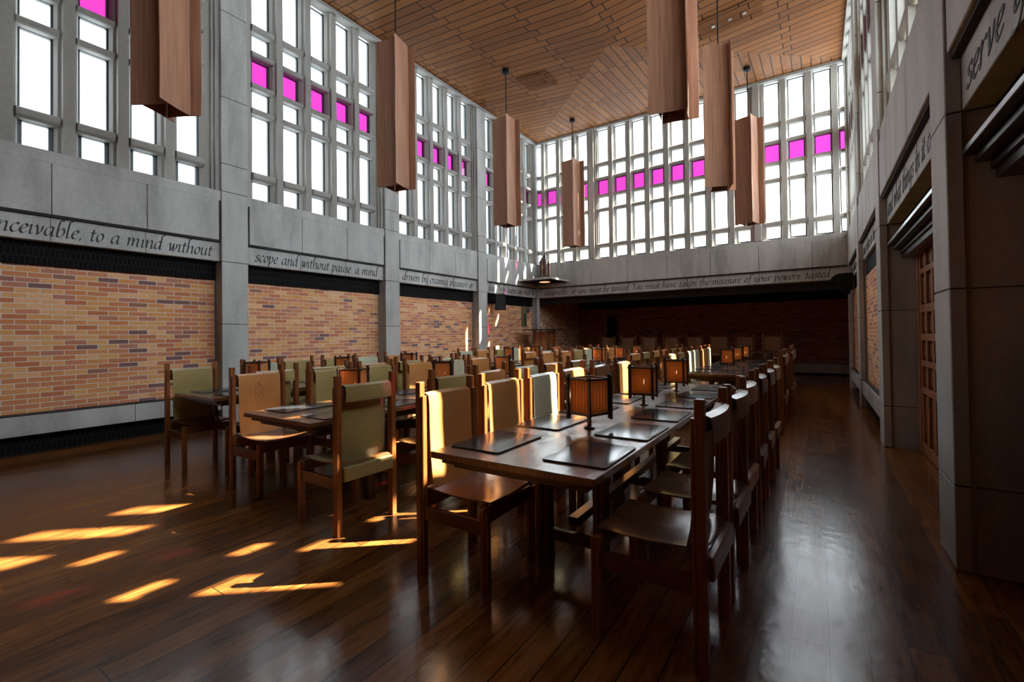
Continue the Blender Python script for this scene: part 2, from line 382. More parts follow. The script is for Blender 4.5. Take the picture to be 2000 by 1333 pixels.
def lettering(text, origin, right, up, normal, width, xh, parent, squeeze=1):
    total = sum(GL[c][0] for c in text)*xh
    k = width/total
    nib = (.1*math.cos(.7), .1*math.sin(.7)); mb = MB(); cx = 0
    O, Rv, Uv, N = Vector(origin), Vector(right), Vector(up), Vector(normal)
    for c in text:
        w, strokes = GL[c]
        for s_ in strokes:
            P = smooth_path(s_)
            for i in range(len(P)-1):
                q = []
                for (pt, sg) in ((P[i], -1), (P[i], 1), (P[i+1], 1), (P[i+1], -1)):
                    x = pt[0]+pt[1]*.16+nib[0]*sg; y = pt[1]+nib[1]*sg
                    q.append((x, y))
                ex = .02
                for lay in (0, 1):
                    for (x, y) in q: mb.v.append(tuple(O+Rv*((cx+x)*xh*k)+Uv*(y*xh)+N*(.003*lay)))
                b = len(mb.v)-8
                mb.f += [(b, b+1, b+2, b+3), (b+4, b+7, b+6, b+5)]+[(b+a, b+4+a, b+4+(a+1) % 4, b+(a+1) % 4) for a in range(4)]
                # thin hairline so that strokes along the nib keep some weight
                a_, b_ = P[i], P[i+1]; dx, dy = b_[0]-a_[0], b_[1]-a_[1]; L = math.hypot(dx, dy) or 1; nx, ny = -dy/L*ex, dx/L*ex
                for lay in (0, 1):
                    for (pt, sg) in ((a_, -1), (a_, 1), (b_, 1), (b_, -1)):
                        x = pt[0]+pt[1]*.16+nx*sg; y = pt[1]+ny*sg
                        mb.v.append(tuple(O+Rv*((cx+x)*xh*k)+Uv*(y*xh)+N*(.0025*lay)))
                b = len(mb.v)-8
                mb.f += [(b, b+1, b+2, b+3), (b+4, b+7, b+6, b+5)]+[(b+a, b+4+a, b+4+(a+1) % 4, b+(a+1) % 4) for a in range(4)]
        cx += w
    return mb.build('lettering', M_letter, parent, recalc=False)

# ------------------------------------------------------------------ floor, ceiling
st(bx('floor', M_floor, (-.5, XR+.75, YF-.1, 16.8, -.1, 0)), 'dark polished oak board floor with worn glossy finish', 'floor')
ce = sthing('ceiling', 'hipped ceiling of brown wooden boards', 'ceiling')
xa, xb, ya, yb = -GD-.06, XR+GD+.06, YF-.1, D+GD+.06
h0, h1 = Vector((XR/2, 8.87, ZR)), Vector((XR/2, YF+4.1, ZR))
A, Bq, Cq, Dq = Vector((xa, ya, ZC)), Vector((xb, ya, ZC)), Vector((xb, yb, ZC)), Vector((xa, yb, ZC))
def slab(name, pts, mat):
    mb = MB(); n = len(pts)
    for dz in (0, .08): mb.v += [(p.x, p.y, p.z+dz) for p in pts]
    mb.f = [tuple(range(n)), tuple(n+i for i in reversed(range(n)))]+[(i, n+i, n+(i+1) % n, (i+1) % n) for i in range(n)]
    return mb.build(name, mat, ce)
slab('board_slope', [A, h1, h0, Dq], M_ceilX); slab('board_slope', [Bq, Cq, h0, h1], M_ceilX)
slab('board_slope', [Dq, h0, Cq], M_ceilY); slab('board_slope', [A, Bq, h1], M_ceilY)
mb = MB()
for (x0, x1, y0, y1) in ((-GD, .0, YF, D+GD), (XR, XR+GD, YF, D+GD), (0, XR, D, D+GD)): mb.box(x0, x1, y0, y1, 7.5, 7.57)
mb.box(-.03, .03, YF, D, 7.47, 7.55); mb.box(XR-.03, XR+.03, YF, D, 7.47, 7.55); mb.box(-.03, XR+.03, D-.03, D+.03, 7.47, 7.55)
st(mb.build('trim_1', M_mull), 'pale stone cornice under the wooden ceiling', 'trim')
def cz(x, y):
    if y > h0.y and (yb-y)/(yb-h0.y) < min(x-xa, xb-x)/(XR/2-xa): return ZC-(ZC-ZR)*(yb-y)/(yb-h0.y)
    return ZC-(ZC-ZR)*min(x-xa, xb-x)/(XR/2-xa)
for i, (x, y, w, l) in enumerate(((2.1, 9.45, .78, .62), (6.25, 9.7, 1.1, .62))):
    t = thing('ceiling_vent', ['slatted brown wooden vent in the ceiling near the brick-wall side', 'slatted brown wooden vent with spotlights, on the door side of the ceiling'][i], 'vent', (x, y, cz(x, y)))
    sl = (ZC-ZR)/(XR/2-xa)*(-1 if x < XR/2 else 1); t.rotation_euler = (0, -math.atan(sl), 0)
    bx('backing', M_groove, (-w/2, w/2, -l/2, l/2, -.012, .0), t)
    mb = MB(); n = 22
    for k in range(n): y_ = -l/2+l*(k+.5)/n; mb.box(-w/2, w/2, y_-.008, y_+.008, -.028, -.01)
    mb.build('slats', M_ceilX, t)
    if i:
        for q in (-.3, 0, .25): MB().lathe([(.035, -.035), (.035, -.012)], q, 0).build('spotlight', M_metal, t)

# ------------------------------------------------------------------ walls of the long sides
ROWS = [(3.64, 3.905), (4.02, 5.0), (5.09, 5.425), (5.505, 5.94), (6.03, 6.365), (6.475, 7.45)]
JZ = [.46, 1.53, 2.49, 3.57, 4.0, 5.03, 6.37]
wn = [0]
def window_grid(centers, halfgap, to_world, span, label, GD=GD, fs=.05, ob=.152):
    """one bay of stone mullions; centers along the wall, s = depth behind the stone face"""
    wn[0] += 1; g = sthing('window_%d' % wn[0], label, 'window')
    def bxx(mb, a0, a1, s0, s1, z0, z1):
        p, q = to_world(a0, s0), to_world(a1, s1)
        mb.box(min(p[0], q[0]), max(p[0], q[0]), min(p[1], q[1]), max(p[1], q[1]), z0, z1)
    def poly(mb, outline, z0, z1): mb.prism([to_world(a, s) for a, s in outline], z0, z1, 'z')
    mul = MB(); tr = MB(); fr = MB(); cl = MB(); pk = MB()
    edges = [span[0]]+[(a+b)/2 for a, b in zip(centers, centers[1:])]+[span[1]]
    for k, e in enumerate(edges):
        lo = (centers[k-1]+ob) if k else span[0]-.02; hi = (centers[k]-ob) if k < len(centers) else span[1]+.02
        if k == 0 or k == len(edges)-1:      # jamb beside the pilaster, with a stepped groove
            s = 1 if k == 0 else -1; inner = hi if k == 0 else lo
            a = e-.02*s
            poly(mul, [(a, .06), (e+.06*s, .06), (e+.06*s, .10), (e+.10*s, .10), (e+.10*s, .14), (inner, GD-.04), (inner, GD+.06), (a, GD+.06)], 3.55, 7.52)
        else:
            m_ = (lo+hi)/2; w = (hi-lo)/2
            poly(mul, [(m_-.055, fs), (m_+.055, fs), (m_+.06, fs+.05), (m_+w*.78, fs+.07), (m_+w, GD-.04), (m_+w, GD+.05), (m_-w, GD+.05), (m_-w, GD-.04), (m_-w*.78, fs+.07), (m_-.06, fs+.05)], 3.55, 7.52)
    for c in centers:
        for r in range(6):
            z0, z1 = ROWS[r]
            nz = ROWS[r+1][0] if r < 5 else 7.53
            # transom above this row (rounded nose)
            if r < 5:
                h = nz-z1; zc = z1+h/2; hh = h*.54
                nose = .07 if r else .05
                prof = [(nose+.03, zc-hh), (nose, zc-hh*.55), (nose, zc+hh*.55), (nose+.03, zc+hh), (GD+.05, zc+hh), (GD+.05, zc-hh)]
                b = len(tr.v)
                for a in (c-ob-.035, c+ob+.035):
                    for s_, z_ in prof: x, y = to_world(a, s_); tr.v.append((x, y, z_))
                n = len(prof); tr.f += [tuple(b+i for i in range(n)), tuple(b+n+i for i in reversed(range(n)))]+[(b+i, b+n+i, b+n+(i+1) % n, b+(i+1) % n) for i in range(n)]
            zz0 = z0-.012 if r else 3.56; zz1 = z1+.012
            t = .022
            ft = .04 if (r == 0 and to_world(0, 1)[0] < 0 and span[0] < 2) else t
            bxx(fr, c-ob, c-ob+ft, GD-.02, GD+.02, zz0, zz1); bxx(fr, c+ob-ft, c+ob, GD-.02, GD+.02, zz0, zz1)
            bxx(fr, c-ob+ft, c+ob-ft, GD-.02, GD+.02, zz0, zz0+(.06 if r == 0 else t)); bxx(fr, c-ob+ft, c+ob-ft, GD-.02, GD+.02, zz1-t, zz1)
            bxx(pk if r == 3 else cl, c-ob+t*.5, c+ob-t*.5, GD-.008, GD, zz0+.01, zz1-.01)
    mul.build('mullions', M_mull, g); tr.build('transoms', M_mull, g, bevel=.006); fr.build('metal_frame', M_frame, g)
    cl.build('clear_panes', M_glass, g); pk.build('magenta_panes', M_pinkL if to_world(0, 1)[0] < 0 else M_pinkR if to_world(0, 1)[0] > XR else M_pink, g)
    return g
tn = [1]
def trim(mb, mat, label, cat='trim', parent=None, bevel=.006):
    tn[0] += 1; o = mb.build('trim_%d' % tn[0], mat, None, bevel); return st(o, label, cat)
TEXT = {('L', 0): 'is impossible, and even', ('L', 1): 'inconceivable, to a mind without', ('L', 2): 'scope and without pause. a mind', ('L', 3): 'driven by craving pleasure or', ('L', 4): 'fear. To be happy you must be',
        ('R', 0): 'wise.', ('R', 1): 'serve you. To be wise', ('R', 2): 'and what things in it can', ('R', 3): 'your place in the world', ('R', 4): 'the fruits of your'}
ORD = ['behind the viewpoint', 'nearest the viewpoint', 'second along', 'third along', 'farthest, at the corner']
for side in 'LR':
    sg = -1 if side == 'L' else 1; xf = 0 if side == 'L' else XR
    X = lambda s: xf+sg*s                                     # s metres behind the face
    def R3(mb, s0, s1, y0, y1, z0, z1): mb.box(min(X(s0), X(s1)), max(X(s0), X(s1)), y0, y1, z0, z1)
    sn = 'left' if side == 'L' else 'right'
    wall = sthing('wall_'+sn, 'long wall of brick, carved stone and tall gridded windows, '+('opposite the doors' if side == 'L' else 'with the carved doors'))
    for i in range(5):
        y0 = Y0+B*(i-2)+PW if i else YF
        y0 = Y0+B*(i-2)+PW
        y1 = Y0+B*(i-1) if i < 4 else D
        doors = side == 'R' and i in (1, 2)
        # stone base, brick, grille
        if not doors:
            rb = .24 if side == 'L' else .10
            mb = MB(); R3(mb, rb, .5, y0, y1, .46, 2.22); mb.build('brick_panel', M_brickY, wall)
            mb = MB(); R3(mb, .03 if side == 'L' else .02, .5, y0, y1, .225, .45)
            mb.build('stone_base', M_stone, wall, bevel=.004)
            mb = MB(); R3(mb, .028, .2, y0+(y1-y0)*.62, y0+(y1-y0)*.62+.006, .224, .4505); R3(mb, .05, .3, y0, y1, .449, .462); mb.build('base_joint', M_groove, wall)
            mb = MB(); R3(mb, .16, .5, y0, y1, 0, .225); R3(mb, .10, .16, y0, y1, 0, .012); mb.build('lower_grille', M_grille, wall)
        mb = MB(); R3(mb, .2 if side == 'L' or doors else .11, .5, y0, y1, 2.22 if not doors else 2.30, 2.60); mb.build('upper_grille', M_grille, wall)
        # frieze with carved lettering
        mb = MB(); R3(mb, .07, .3, y0, y1, 2.495, 2.785); fz = mb.build('frieze', M_stone, wall, bevel=.004)
        ya_, yb_ = y0+.14, y1-.16
        if (side, i) == ('L', 1): ya_ = .80; yb_ = y1-.11
        if (side, i) == ('L', 4): yb_ = D-.1
        if side == 'L': lettering(TEXT[side, i], (X(.07), ya_, 2.562), (0, 1, 0), (0, 0, 1), (1, 0, 0), yb_-ya_, .108, fz)
        else: lettering(TEXT[side, i], (X(.07), y1-.1, 2.562), (0, -1, 0), (0, 0, 1), (-1, 0, 0), min(yb_-ya_, 20), .108, fz)
        mb = MB()
        for q in (1/3, 2/3): R3(mb, .0685, .1, y0+(y1-y0)*q, y0+(y1-y0)*q+.005, 2.495, 2.785)
        mb.build('frieze_joint', M_groove, wall)
        # parapet of three panels
        for q in range(3):
            a, b_ = y0+(y1-y0)*q/3+(.03 if q == 0 else .003), y0+(y1-y0)*(q+1)/3-(.035 if q == 2 else .003)
            mb = MB(); R3(mb, .008, .3, a, b_, 2.81, 3.42); mb.build('parapet_panel', M_stone, wall, bevel=.005)
        mb = MB(); R3(mb, .03, .32, y0, y1, 2.785, 3.43); mb.build('parapet_core', M_groove, wall)
        mb = MB(); R3(mb, .02, GD+.1, y0, y1, 3.42, 3.57); mb.build('parapet_cap', M_stone, wall, bevel=.006)
        mb = MB(); R3(mb, .5, .62, y0-.5, y1+.5, -.1, 3.5); mb.build('outer_skin', M_brickY, wall)
        # windows
        mid = (y0+y1)/2-.04; ctr = [mid+.53*k for k in (-2, -1, 0, 1, 2)]
        if i == 0:
            mb = MB(); R3(mb, .12, .5, y0-.5, y1, 3.57, 7.5); mb.build('light_block_panel', M_stone, wall); continue  # unseen stone infill added in place of windows to cut the light
        window_grid(ctr, 0, lambda a, s, X=X: (X(s), a), (y0, y1), 'tall gridded window bay with one row of magenta panes, %s on the %s' % (ORD[i], 'wall opposite the doors' if side == 'L' else 'door wall'))
    for i in range(-2, 4):
        y0 = Y0+B*(i-0) if i < 3 else D
        if i == -2: y0 = Y0-2*B
        mb = MB()
        y0 = Y0+B*i if i < 3 else D-.02
        y1 = y0+PW if i < 3 else D+.12
        dp = .5
        zs = [0]+JZ+[7.5]
        for z0, z1 in zip(zs, zs[1:]):
            R3(mb, 0, .07, y0, y1, z0+.003, z1-.003)
        o = trim(mb, M_stone, 'grey stone pilaster, %s on the %s' % (['farthest behind the viewpoint', 'beside the viewpoint', 'nearest in view', 'second in view', 'third in view', 'in the corner by the dais end'][i+2], 'wall opposite the doors' if side == 'L' else 'door wall'), 'pilaster', bevel=.005)
        mb = MB(); R3(mb, .085, .5, y0+.015, y1-.015, 0, 7.5); mb.build('shaft', M_stone, o)
        mb = MB(); R3(mb, .065, .09, y0+.012, y1-.012, 0, 7.5); mb.build('bead', M_mull, o)
        mb = MB()
        for z in JZ: R3(mb, .004, .07, y0+.004, y1-.004, z-.004, z+.004); R3(mb, .08, .4, y0+.012, y1-.012, z-.003, z+.003)
        mb.build('joint', M_groove, o)

# ------------------------------------------------------------------ doors (right side, bays 1 and 2) and their canopies
for i in (1, 2):
    y0, y1 = Y0+B*(i-2)+PW, Y0+B*(i-1)
    dd = sthing('door_%d' % i, ['carved oak double door beside the viewpoint', 'carved oak double door between the two near stone pilasters'][i-1], 'door')
    xd = XR+.30
    mb = MB()
    mb.box(xd, xd+.1, y0, y0+.1, 0, 2.3); mb.box(xd, xd+.1, y1-.1, y1, 0, 2.3); mb.box(xd, xd+.1, y0, y1, 2.18, 2.3); mb.build('door_frame', M_door, dd, bevel=.005)
    nl = 2; lw = (y1-y0-.2)/nl
    for k in range(nl):
        a = y0+.1+lw*k
        leaf = bx('door_leaf', M_doorin, (xd+.05, xd+.09, a+.003, a+lw-.003, .01, 2.18), dd)
        rails = [.01, .12, .64, .71, .93, .99, 1.20, 1.27, 1.49, 1.57, 1.89, 1.95, 2.12, 2.18]
        nc = 4; cw = lw/nc; mb = MB()
        for z0, z1 in zip(rails[0::2], rails[1::2]): mb.box(xd+.01, xd+.06, a+.003, a+lw-.003, z0, z1)
        for c in range(nc+1):
            yy = min(max(a+cw*c, a+.035), a+lw-.035); mb.box(xd+.012, xd+.06, yy-.032, yy+.032, .01, 2.18)
        mb.build('lattice', M_door, leaf, bevel=.004)
        mb = MB()
        for c in range(nc):
            ym = a+cw*(c+.5)
            for z0, z1 in zip(rails[1::2], rails[2::2]):
                for q in (-.055, 0, .055): mb.box(xd+.03, xd+.06, ym+q-.012, ym+q+.012, z0+.03, z1-.03)
        mb.build('fluting', M_door, leaf, bevel=.003)
        MB().box(xd-.04, xd+.01, (a+lw-.09) if k == 0 else (a+.05), (a+lw-.05) if k == 0 else (a+.09), .98, 1.22).build('door_handle', M_metal, leaf, bevel=.004)
    t = thing('door_canopy', ['stepped black wooden ledge high on the wall at the picture edge', 'stepped black wooden ledge over the carved doors between the near pilasters'][i-1], 'canopy', (XR+.2, (y0+y1)/2, 2.14))
    hl = (y1-y0)/2-.005
    for q, (s0, z0, z1) in enumerate(((-.14, .10, .135), (-.09, .055, .09), (-.03, .01, .045))):
        bx('ledge', M_canopy, (s0, .12, -hl, hl, z0, z1), t, .004)
    bx('core', M_canopy, (-.01, .12, -hl, hl, -.04, .10), t)
    # dark back of the recess
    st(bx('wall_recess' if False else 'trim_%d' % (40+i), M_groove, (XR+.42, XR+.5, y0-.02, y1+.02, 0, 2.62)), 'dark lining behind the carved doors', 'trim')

# ------------------------------------------------------------------ end wall, alcove
wb = sthing('wall_back', 'end wall of stone and gridded windows over a dark brick alcove')
bx('frieze', M_stone, (-.02, XR+.02, D+.07, D+.4, 2.495, 2.785), wb, .004)
lettering('reasonable. or you must be tamed. You must have taken the measure of your powers. tasted', (.2, D+.07, 2.565), (1, 0, 0), (0, 0, 1), (0, -1, 0), 7.62, .105, wb.children[0] if False else [o for o in bpy.data.objects if o.parent == wb][0])
JX = [0, .74, 1.87, 3.0, 4.12, 5.24, 6.36, 7.48, XR]
mb = MB()
for x in JX[1:-1]: mb.box(x-.003, x+.003, D+.068, D+.1, 2.495, 2.785)
mb.build('frieze_joint', M_groove, wb)
for a, b_ in zip(JX, JX[1:]): bx('parapet_panel', M_stone, (a+.004, b_-.004, D+.008, D+.3, 2.81, 3.42), wb, .005)
bx('parapet_core', M_groove, (0, XR, D+.03, D+.32, 2.785, 3.43), wb); bx('parapet_cap', M_stone, (0, XR, D+.02, D+GD+.1, 3.42, 3.57), wb, .006)
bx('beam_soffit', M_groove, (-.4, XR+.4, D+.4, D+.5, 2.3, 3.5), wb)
groups = [([-.04, .505, 1.06, 1.605], (-.22, 1.85)), ([2.26+.541*k for k in range(8)], (1.99, 6.28)), ([6.69, 7.21, 7.74, 8.22], (6.44, 8.39))]
for gi, (c, sp) in enumerate(groups):
    window_grid(c, 0, lambda a, s: (a, D+s), sp, ['gridded end window bay of four columns, beside the corner pulpit', 'wide gridded end window bay of eight columns', 'gridded end window bay of four columns, beside the door wall'][gi], .16, .03, .168)
for x in (1.92, 6.36): bx('window_pier', M_mull, (x-.08, x+.08, D+.0, D+GD+.06, 3.56, 7.5), wb, .01)
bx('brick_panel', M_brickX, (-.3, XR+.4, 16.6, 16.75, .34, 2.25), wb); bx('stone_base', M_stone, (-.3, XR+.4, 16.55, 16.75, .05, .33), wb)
bx('lower_grille', M_grille, (-.3, XR+.4, 16.62, 16.75, 0, .06), wb); bx('upper_grille', M_grille, (-.3, XR+.4, 16.57, 16.75, 2.25, 2.5), wb)
bx('alcove_side', M_brickY, (-.5, -.24, D+.1, 16.6, 0, 2.5), wb); bx('alcove_side', M_brickY, (XR+.24, XR+.5, D+.1, 16.6, 0, 2.5), wb)
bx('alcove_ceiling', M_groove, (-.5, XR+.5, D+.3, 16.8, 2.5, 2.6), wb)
bx('outer_skin', M_groove, (-.6, XR+.6, 16.75, 16.85, -.1, 2.7), wb)
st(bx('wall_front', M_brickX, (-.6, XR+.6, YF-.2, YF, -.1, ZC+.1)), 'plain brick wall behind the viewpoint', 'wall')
for i, (u, x) in enumerate(((0, 2.35), (1, 4.45), (2, 6.85))):
    MB().lathe([(.07, -.03), (.085, 0)]).build('recessed_light', M_glow).location = (x, 13.7, 2.5)
for o in [o for o in bpy.data.objects if o.name.startswith('recessed_light')]:
    x = o.location.x; tag(o, 'dim orange recessed light in the alcove soffit, '+('nearest the pulpit' if x < 3 else 'middle of three' if x < 5 else 'nearest the doors'), 'light', 'recessed lights over the alcove')
tag(bx('alcove_panel', M_black, (.95, 1.3, 16.48, 16.54, .0, 1.95)), 'narrow black panel standing against the dark alcove bricks', 'panel')

# ------------------------------------------------------------------ pulpit, canopy, speakers, plaque
t = thing('pulpit_canopy', 'square dark sounding board with pale rim over the corner pulpit', 'canopy', (0, D, 2.93))
bx('board', M_black, (0.0, 1.12, -1.12, 0, 0, .05), t, .006)
mb = MB(); mb.box(-.0, 1.14, -1.14, -1.12, .0, .06); mb.box(1.12, 1.14, -1.12, 0, 0, .06); mb.build('rim', M_stone, t, bevel=.004)
MB().lathe([(.16, -.02), (.16, 0)], .62, -.62, 20).build('lamp', M_warm, t)
MB().lathe([(.2, -.012), (.2, 0)], .62, -.62, 20).build('lamp_collar', M_black, t)
MB().lathe([(.018, -.03), (.018, 0)], .25, -1.0, 8).build('spotlight', M_metal, t)
bx('plinth', M_canopy, (.36, .86, -.86, -.36, .05, .12), t, .01)
t = thing('pulpit_finial', 'cluster of upright brown rods standing on the corner canopy', 'finial', (.62, D-.62, 3.05))
rr = random.Random(3)
for k, (dx, dy, h, w) in enumerate(((-.15, 0, .42, .045), (-.10, -.07, .52, .05), (-.03, -.1, .6, .05), (.03, -.03, .74, .055), (.09, -.1, .55, .05), (.15, -.02, .44, .045), (-.04, .05, .66, .05), (-.09, .11, .46, .045), (.1, .09, .5, .045))):
    mb = MB(); mb.box(dx-w/2, dx+w/2, dy-w/2, dy+w/2, 0, h); mb.box(dx-w*.8, dx+w*.8, dy-w*.8, dy+w*.8, h*.82, h*.9); mb.build('rod', M_canopy if k % 2 else M_rail, t, bevel=.004)
bx('base', M_canopy, (-.18, .18, -.16, .16, 0, .05), t, .004)
t = thing('pulpit', 'tall panelled wooden pulpit with projecting dark top in the corner', 'pulpit', (.58, D-.62, 0))
for k, (a, b_) in enumerate(((-.22, 0), (.0, .22))): bx('front_panel', M_post, (a+.012, b_-.012, -.22, -.19, .1, 1.4), t, .004)
for (x, y) in ((-.24, -.2), (0, -.21), (.24, -.2), (-.24, .2), (.24, .2)): bx('post', M_rail, (x-.022, x+.022, y-.025, y+.025, 0, 1.44), t, .004)
bx('side_panel', M_post, (.2, .23, -.18, .18, .1, 1.4), t); bx('side_panel', M_post, (-.23, -.2, -.18, .18, .1, 1.4), t)
bx('top_ledge', M_canopy, (-.52, .46, -.42, .36, 1.44, 1.475), t, .005)
mb = MB()
for k in range(7): mb.box(-.03, .0, -.225, -.2, .25+k*.16, .29+k*.16)
mb.build('inlay', M_groove, t)
tag(MB().lathe([(.018, 0), (.008, .02), (.008, .2), (.004, .26)], 0, 0, 8).build('microphone', M_candle), 'slim pale microphone standing on the pulpit ledge', 'microphone').location = (.66, D-.9, 1.475)
def speaker(name, loc, rz, tilt, label, w=.25, h=.36, dome=False):
    t = thing(name, label, 'speaker', loc, rz)
    M = Matrix.Rotation(tilt, 4, 'Y')
    mb = MB(); mb.prism([(-.09, -w*.38), (.12, -w/2), (.12, w/2), (-.09, w*.38)], -h/2, h/2, 'z', M); mb.build('cabinet', M_black, t, bevel=.01)
    mb = MB(); mb.box(.118, .126, -w*.42, w*.42, -h*.44, h*.44, M); mb.build('grille', M_frame, t)
    mb = MB(); mb.box(-.2, -.06, -.03, .03, .1, .13); mb.box(-.22, -.18, -.06, .06, -.02, .16); mb.build('bracket', M_black, t)
    return t
speaker('loudspeaker', (.14, 10.62, 2.25), -.9, .28, 'black loudspeaker hung beside the third stone pilaster, over bricks', .31, .44)
t = thing('black_wall_lamp', 'curved-topped black fixture at the end of the carved frieze by the doors', 'fixture', (XR-.14, 12.45, 2.36))
n = 10; pts = [(-.22*math.cos(PI*k/n/2*1)+.0, .20*math.sin(PI*k/n/2)) for k in range(n+1)]+[(.2, .2), (.2, -.16), (-.02, -.16), (-.06, -.02)]
MB().prism(pts, -.16, .16, 'y').build('hood', M_black, t, bevel=.006)
bx('bracket', M_black, (-.0, .15, -.05, .05, -.25, -.14), t)
t = thing('wall_plaque', 'olive-brown board with round metal disc on the corner bricks', 'plaque', (-.235, 12.45, 1.95))
bx('board', M_olivewood, (0, .03, -.14, .14, -.38, .38), t, .004)
MB().lathe([(.02, 0), (.09, .012), (.1, .03), (.06, .045)]).build('disc', M_metal, t).matrix_local = Matrix.Translation((.03, .22, .16)) @ Matrix.Rotation(PI/2, 4, 'Y')
bx('green_cloth', M_green, (.03, .05, -.02, .08, -.36, .02), t)

# ------------------------------------------------------------------ hanging lanterns
def make_pendant():
    t = thing('pendant_lantern', 'x', 'pendant lantern', (0, 0, 0), 0, 'long copper-brown fabric pendants')
    a, b_, h = .14, .262, 2.44
    for k in range(4):
        M = Matrix.Rotation(k*PI/2, 4, 'Z')
        mb = MB(); n = 14; base = 0; th = .009
        # panel facing +x: x=a, y from -b to +a, free edge slightly curled
        for side in (0, 1):
            for zz in range(9):
                z = -h/2+h*zz/8
                for j in range(n+1):
                    y = -b_+(a+b_)*j/n; f = max(0, (-y-a*.2)/(b_)); x = a+side*th+.028*f*f+.004*math.sin(zz*1.3+j*.5)
                    mb.v.append(tuple(M @ Vector((x, y, z))))
        N = 9*(n+1)
        for zz in range(8):
            for j in range(n):
                p = zz*(n+1)+j
                mb.f.append((p, p+1, p+n+2, p+n+1)); mb.f.append((N+p, N+p+n+1, N+p+n+2, N+p+1))
            for j in (0, n): p = zz*(n+1)+j; mb.f.append((p, p+n+1, N+p+n+1, N+p))
        for zz in (0, 8):
            for j in range(n): p = zz*(n+1)+j; mb.f.append((p, N+p, N+p+1, p+1))
        mb.build('panel', M_cloth, t, smooth=True)
    mb = MB(); mb.box(-.12, .12, -.008, .008, h/2-.12, h/2-.1); mb.box(-.008, .008, -.12, .12, h/2-.12, h/2-.1)
    mb.box(-.12, .12, -.008, .008, -h/2+.1, -h/2+.12); mb.box(-.008, .008, -.12, .12, -h/2+.1, -h/2+.12); mb.build('cross_frame', M_black, t)
    return t
pend0 = make_pendant(); snapshot()
plist = [(1.71, 2.10), (1.72, 5.37), (1.72, 8.68), (1.84, 11.87), (6.22, 5.42), (6.2, 8.62), (6.30, 11.86)]
plab = ['nearest pendant of the row by the brick wall, its top cut off', 'second pendant along the brick wall side', 'third pendant along the brick wall side', 'farthest pendant by the brick wall, in front of the end windows',
        'nearest pendant on the door side, its top cut off', 'middle pendant on the door side', 'farthest pendant on the door side, in front of the end windows']
for k, (x, y) in enumerate(plist):
    p = pend0 if k == 0 else dup(pend0)
    p.location = (x, y, 5.01); p.rotation_euler = (0, 0, (.45, .2, 0, -.15, .15, .27, -.3)[k]); p['label'] = 'copper-brown fabric '+plab[k]
    zc = cz(x, y); rod = MB().lathe([(.011, 1.1), (.011, zc-5.01)], 0, 0, 8).build('rod', M_black, p)
    MB().lathe([(.03, zc-5.01-.1), (.075, zc-5.01-.09), (.075, zc-5.01)], 0, 0, 16).build('ceiling_rose', M_black, p)

# ------------------------------------------------------------------ chairs
def make_chair(kind, H=1.055):
    t = thing('dining_chair', 'x', 'chair')
    L = LE[kind]
    for s in (-1, 1):
        y = .228*s
        mb = MB(); mb.box(-.026, .010, y-.020, y+.020, 0, H); mb.box(.012, .027, y-.017, y+.017, .0, H-.075); mb.build('rear_post', M_post, t, bevel=.003)
        mb = MB(); mb.box(.407, .434, y-.020, y+.020, 0, .435); mb.box(.436, .450, y-.017, y+.017, 0, .425); mb.build('leg', M_post, t, bevel=.003)
        bx('side_rail', M_rail, (.0, .44, y-.012, y+.012, .30, .375), t, .003)
    bx('front_rail', M_rail, (.415, .445, -.21, .21, .36, .432), t, .003)
    bx('rear_rail', M_rail, (-.02, .012, -.21, .21, .36, .432), t, .003)
    bow = lambda v: -.022*(1-(2*v-1)**2)
    pl = [(-.020+bow(k/8), -.21+.42*k/8) for k in range(9)]; pl += [(x+.028, y) for x, y in reversed(pl)]
    MB().prism(pl, H-.135, H-.085, 'z').build('top_rail', M_rail, t, bevel=.003)
    # seat: sling over the front and rear rails
    path = [(-.015, .449), (.0, .452), (.03, .45), (.12, .437), (.22, .428), (.32, .430), (.40, .441), (.440, .447), (.446, .442)]
    def cur(u, v): return (0, .010*math.sin(u*PI)*(abs(2*v-1)**3)*2+.002*math.sin(v*9))
    MB().strip(path, -.203, .203, -.006, 12, cur).build('seat', M_seat, t, smooth=True)
    MB().box(-.046, .014, -.203, .203, .352, .447).build('seat_sling_end', L, t, bevel=.006)
    zt = H-.078
    path = [(-.036, zt-.10), (-.038, zt-.04), (-.032, zt), (-.005, zt+.010), (.020, zt-.002), (.026, zt-.05), (.028, zt-.18), (.034, zt-.33), (.044, zt-.44), (.056, zt-.50), (.066, zt-.53)]
    def cur2(u, v): return (bow(.05+.9*v)*1.0-.012*math.sin(v*PI)*max(0, u-.55), 0)
    MB().strip(path, -.190, .190, -.005, 12, cur2).build('backrest', L, t, smooth=True)
    return t
protos = {k: make_chair(k) for k in LE}
protos['high'] = make_chair('brown', 1.24)
snapshot()
used = set()
def place_chair(kind, x, y, rz, label, group):
    p = protos[kind]
    if kind in used: o = dup(p)
    else: used.add(kind); o = p
    o.location = (x, y, 0); o.rotation_euler = (0, 0, rz); o['label'] = label
    if kind == 'high': o['category'] = 'chair'
    o['group'] = group
    return o
CN = {'tan': 'tan', 'olive': 'olive green', 'mint': 'pale sage', 'brown': 'brown', 'high': 'dark'}
ON = ['first', 'second', 'third', 'fourth', 'fifth', 'sixth']
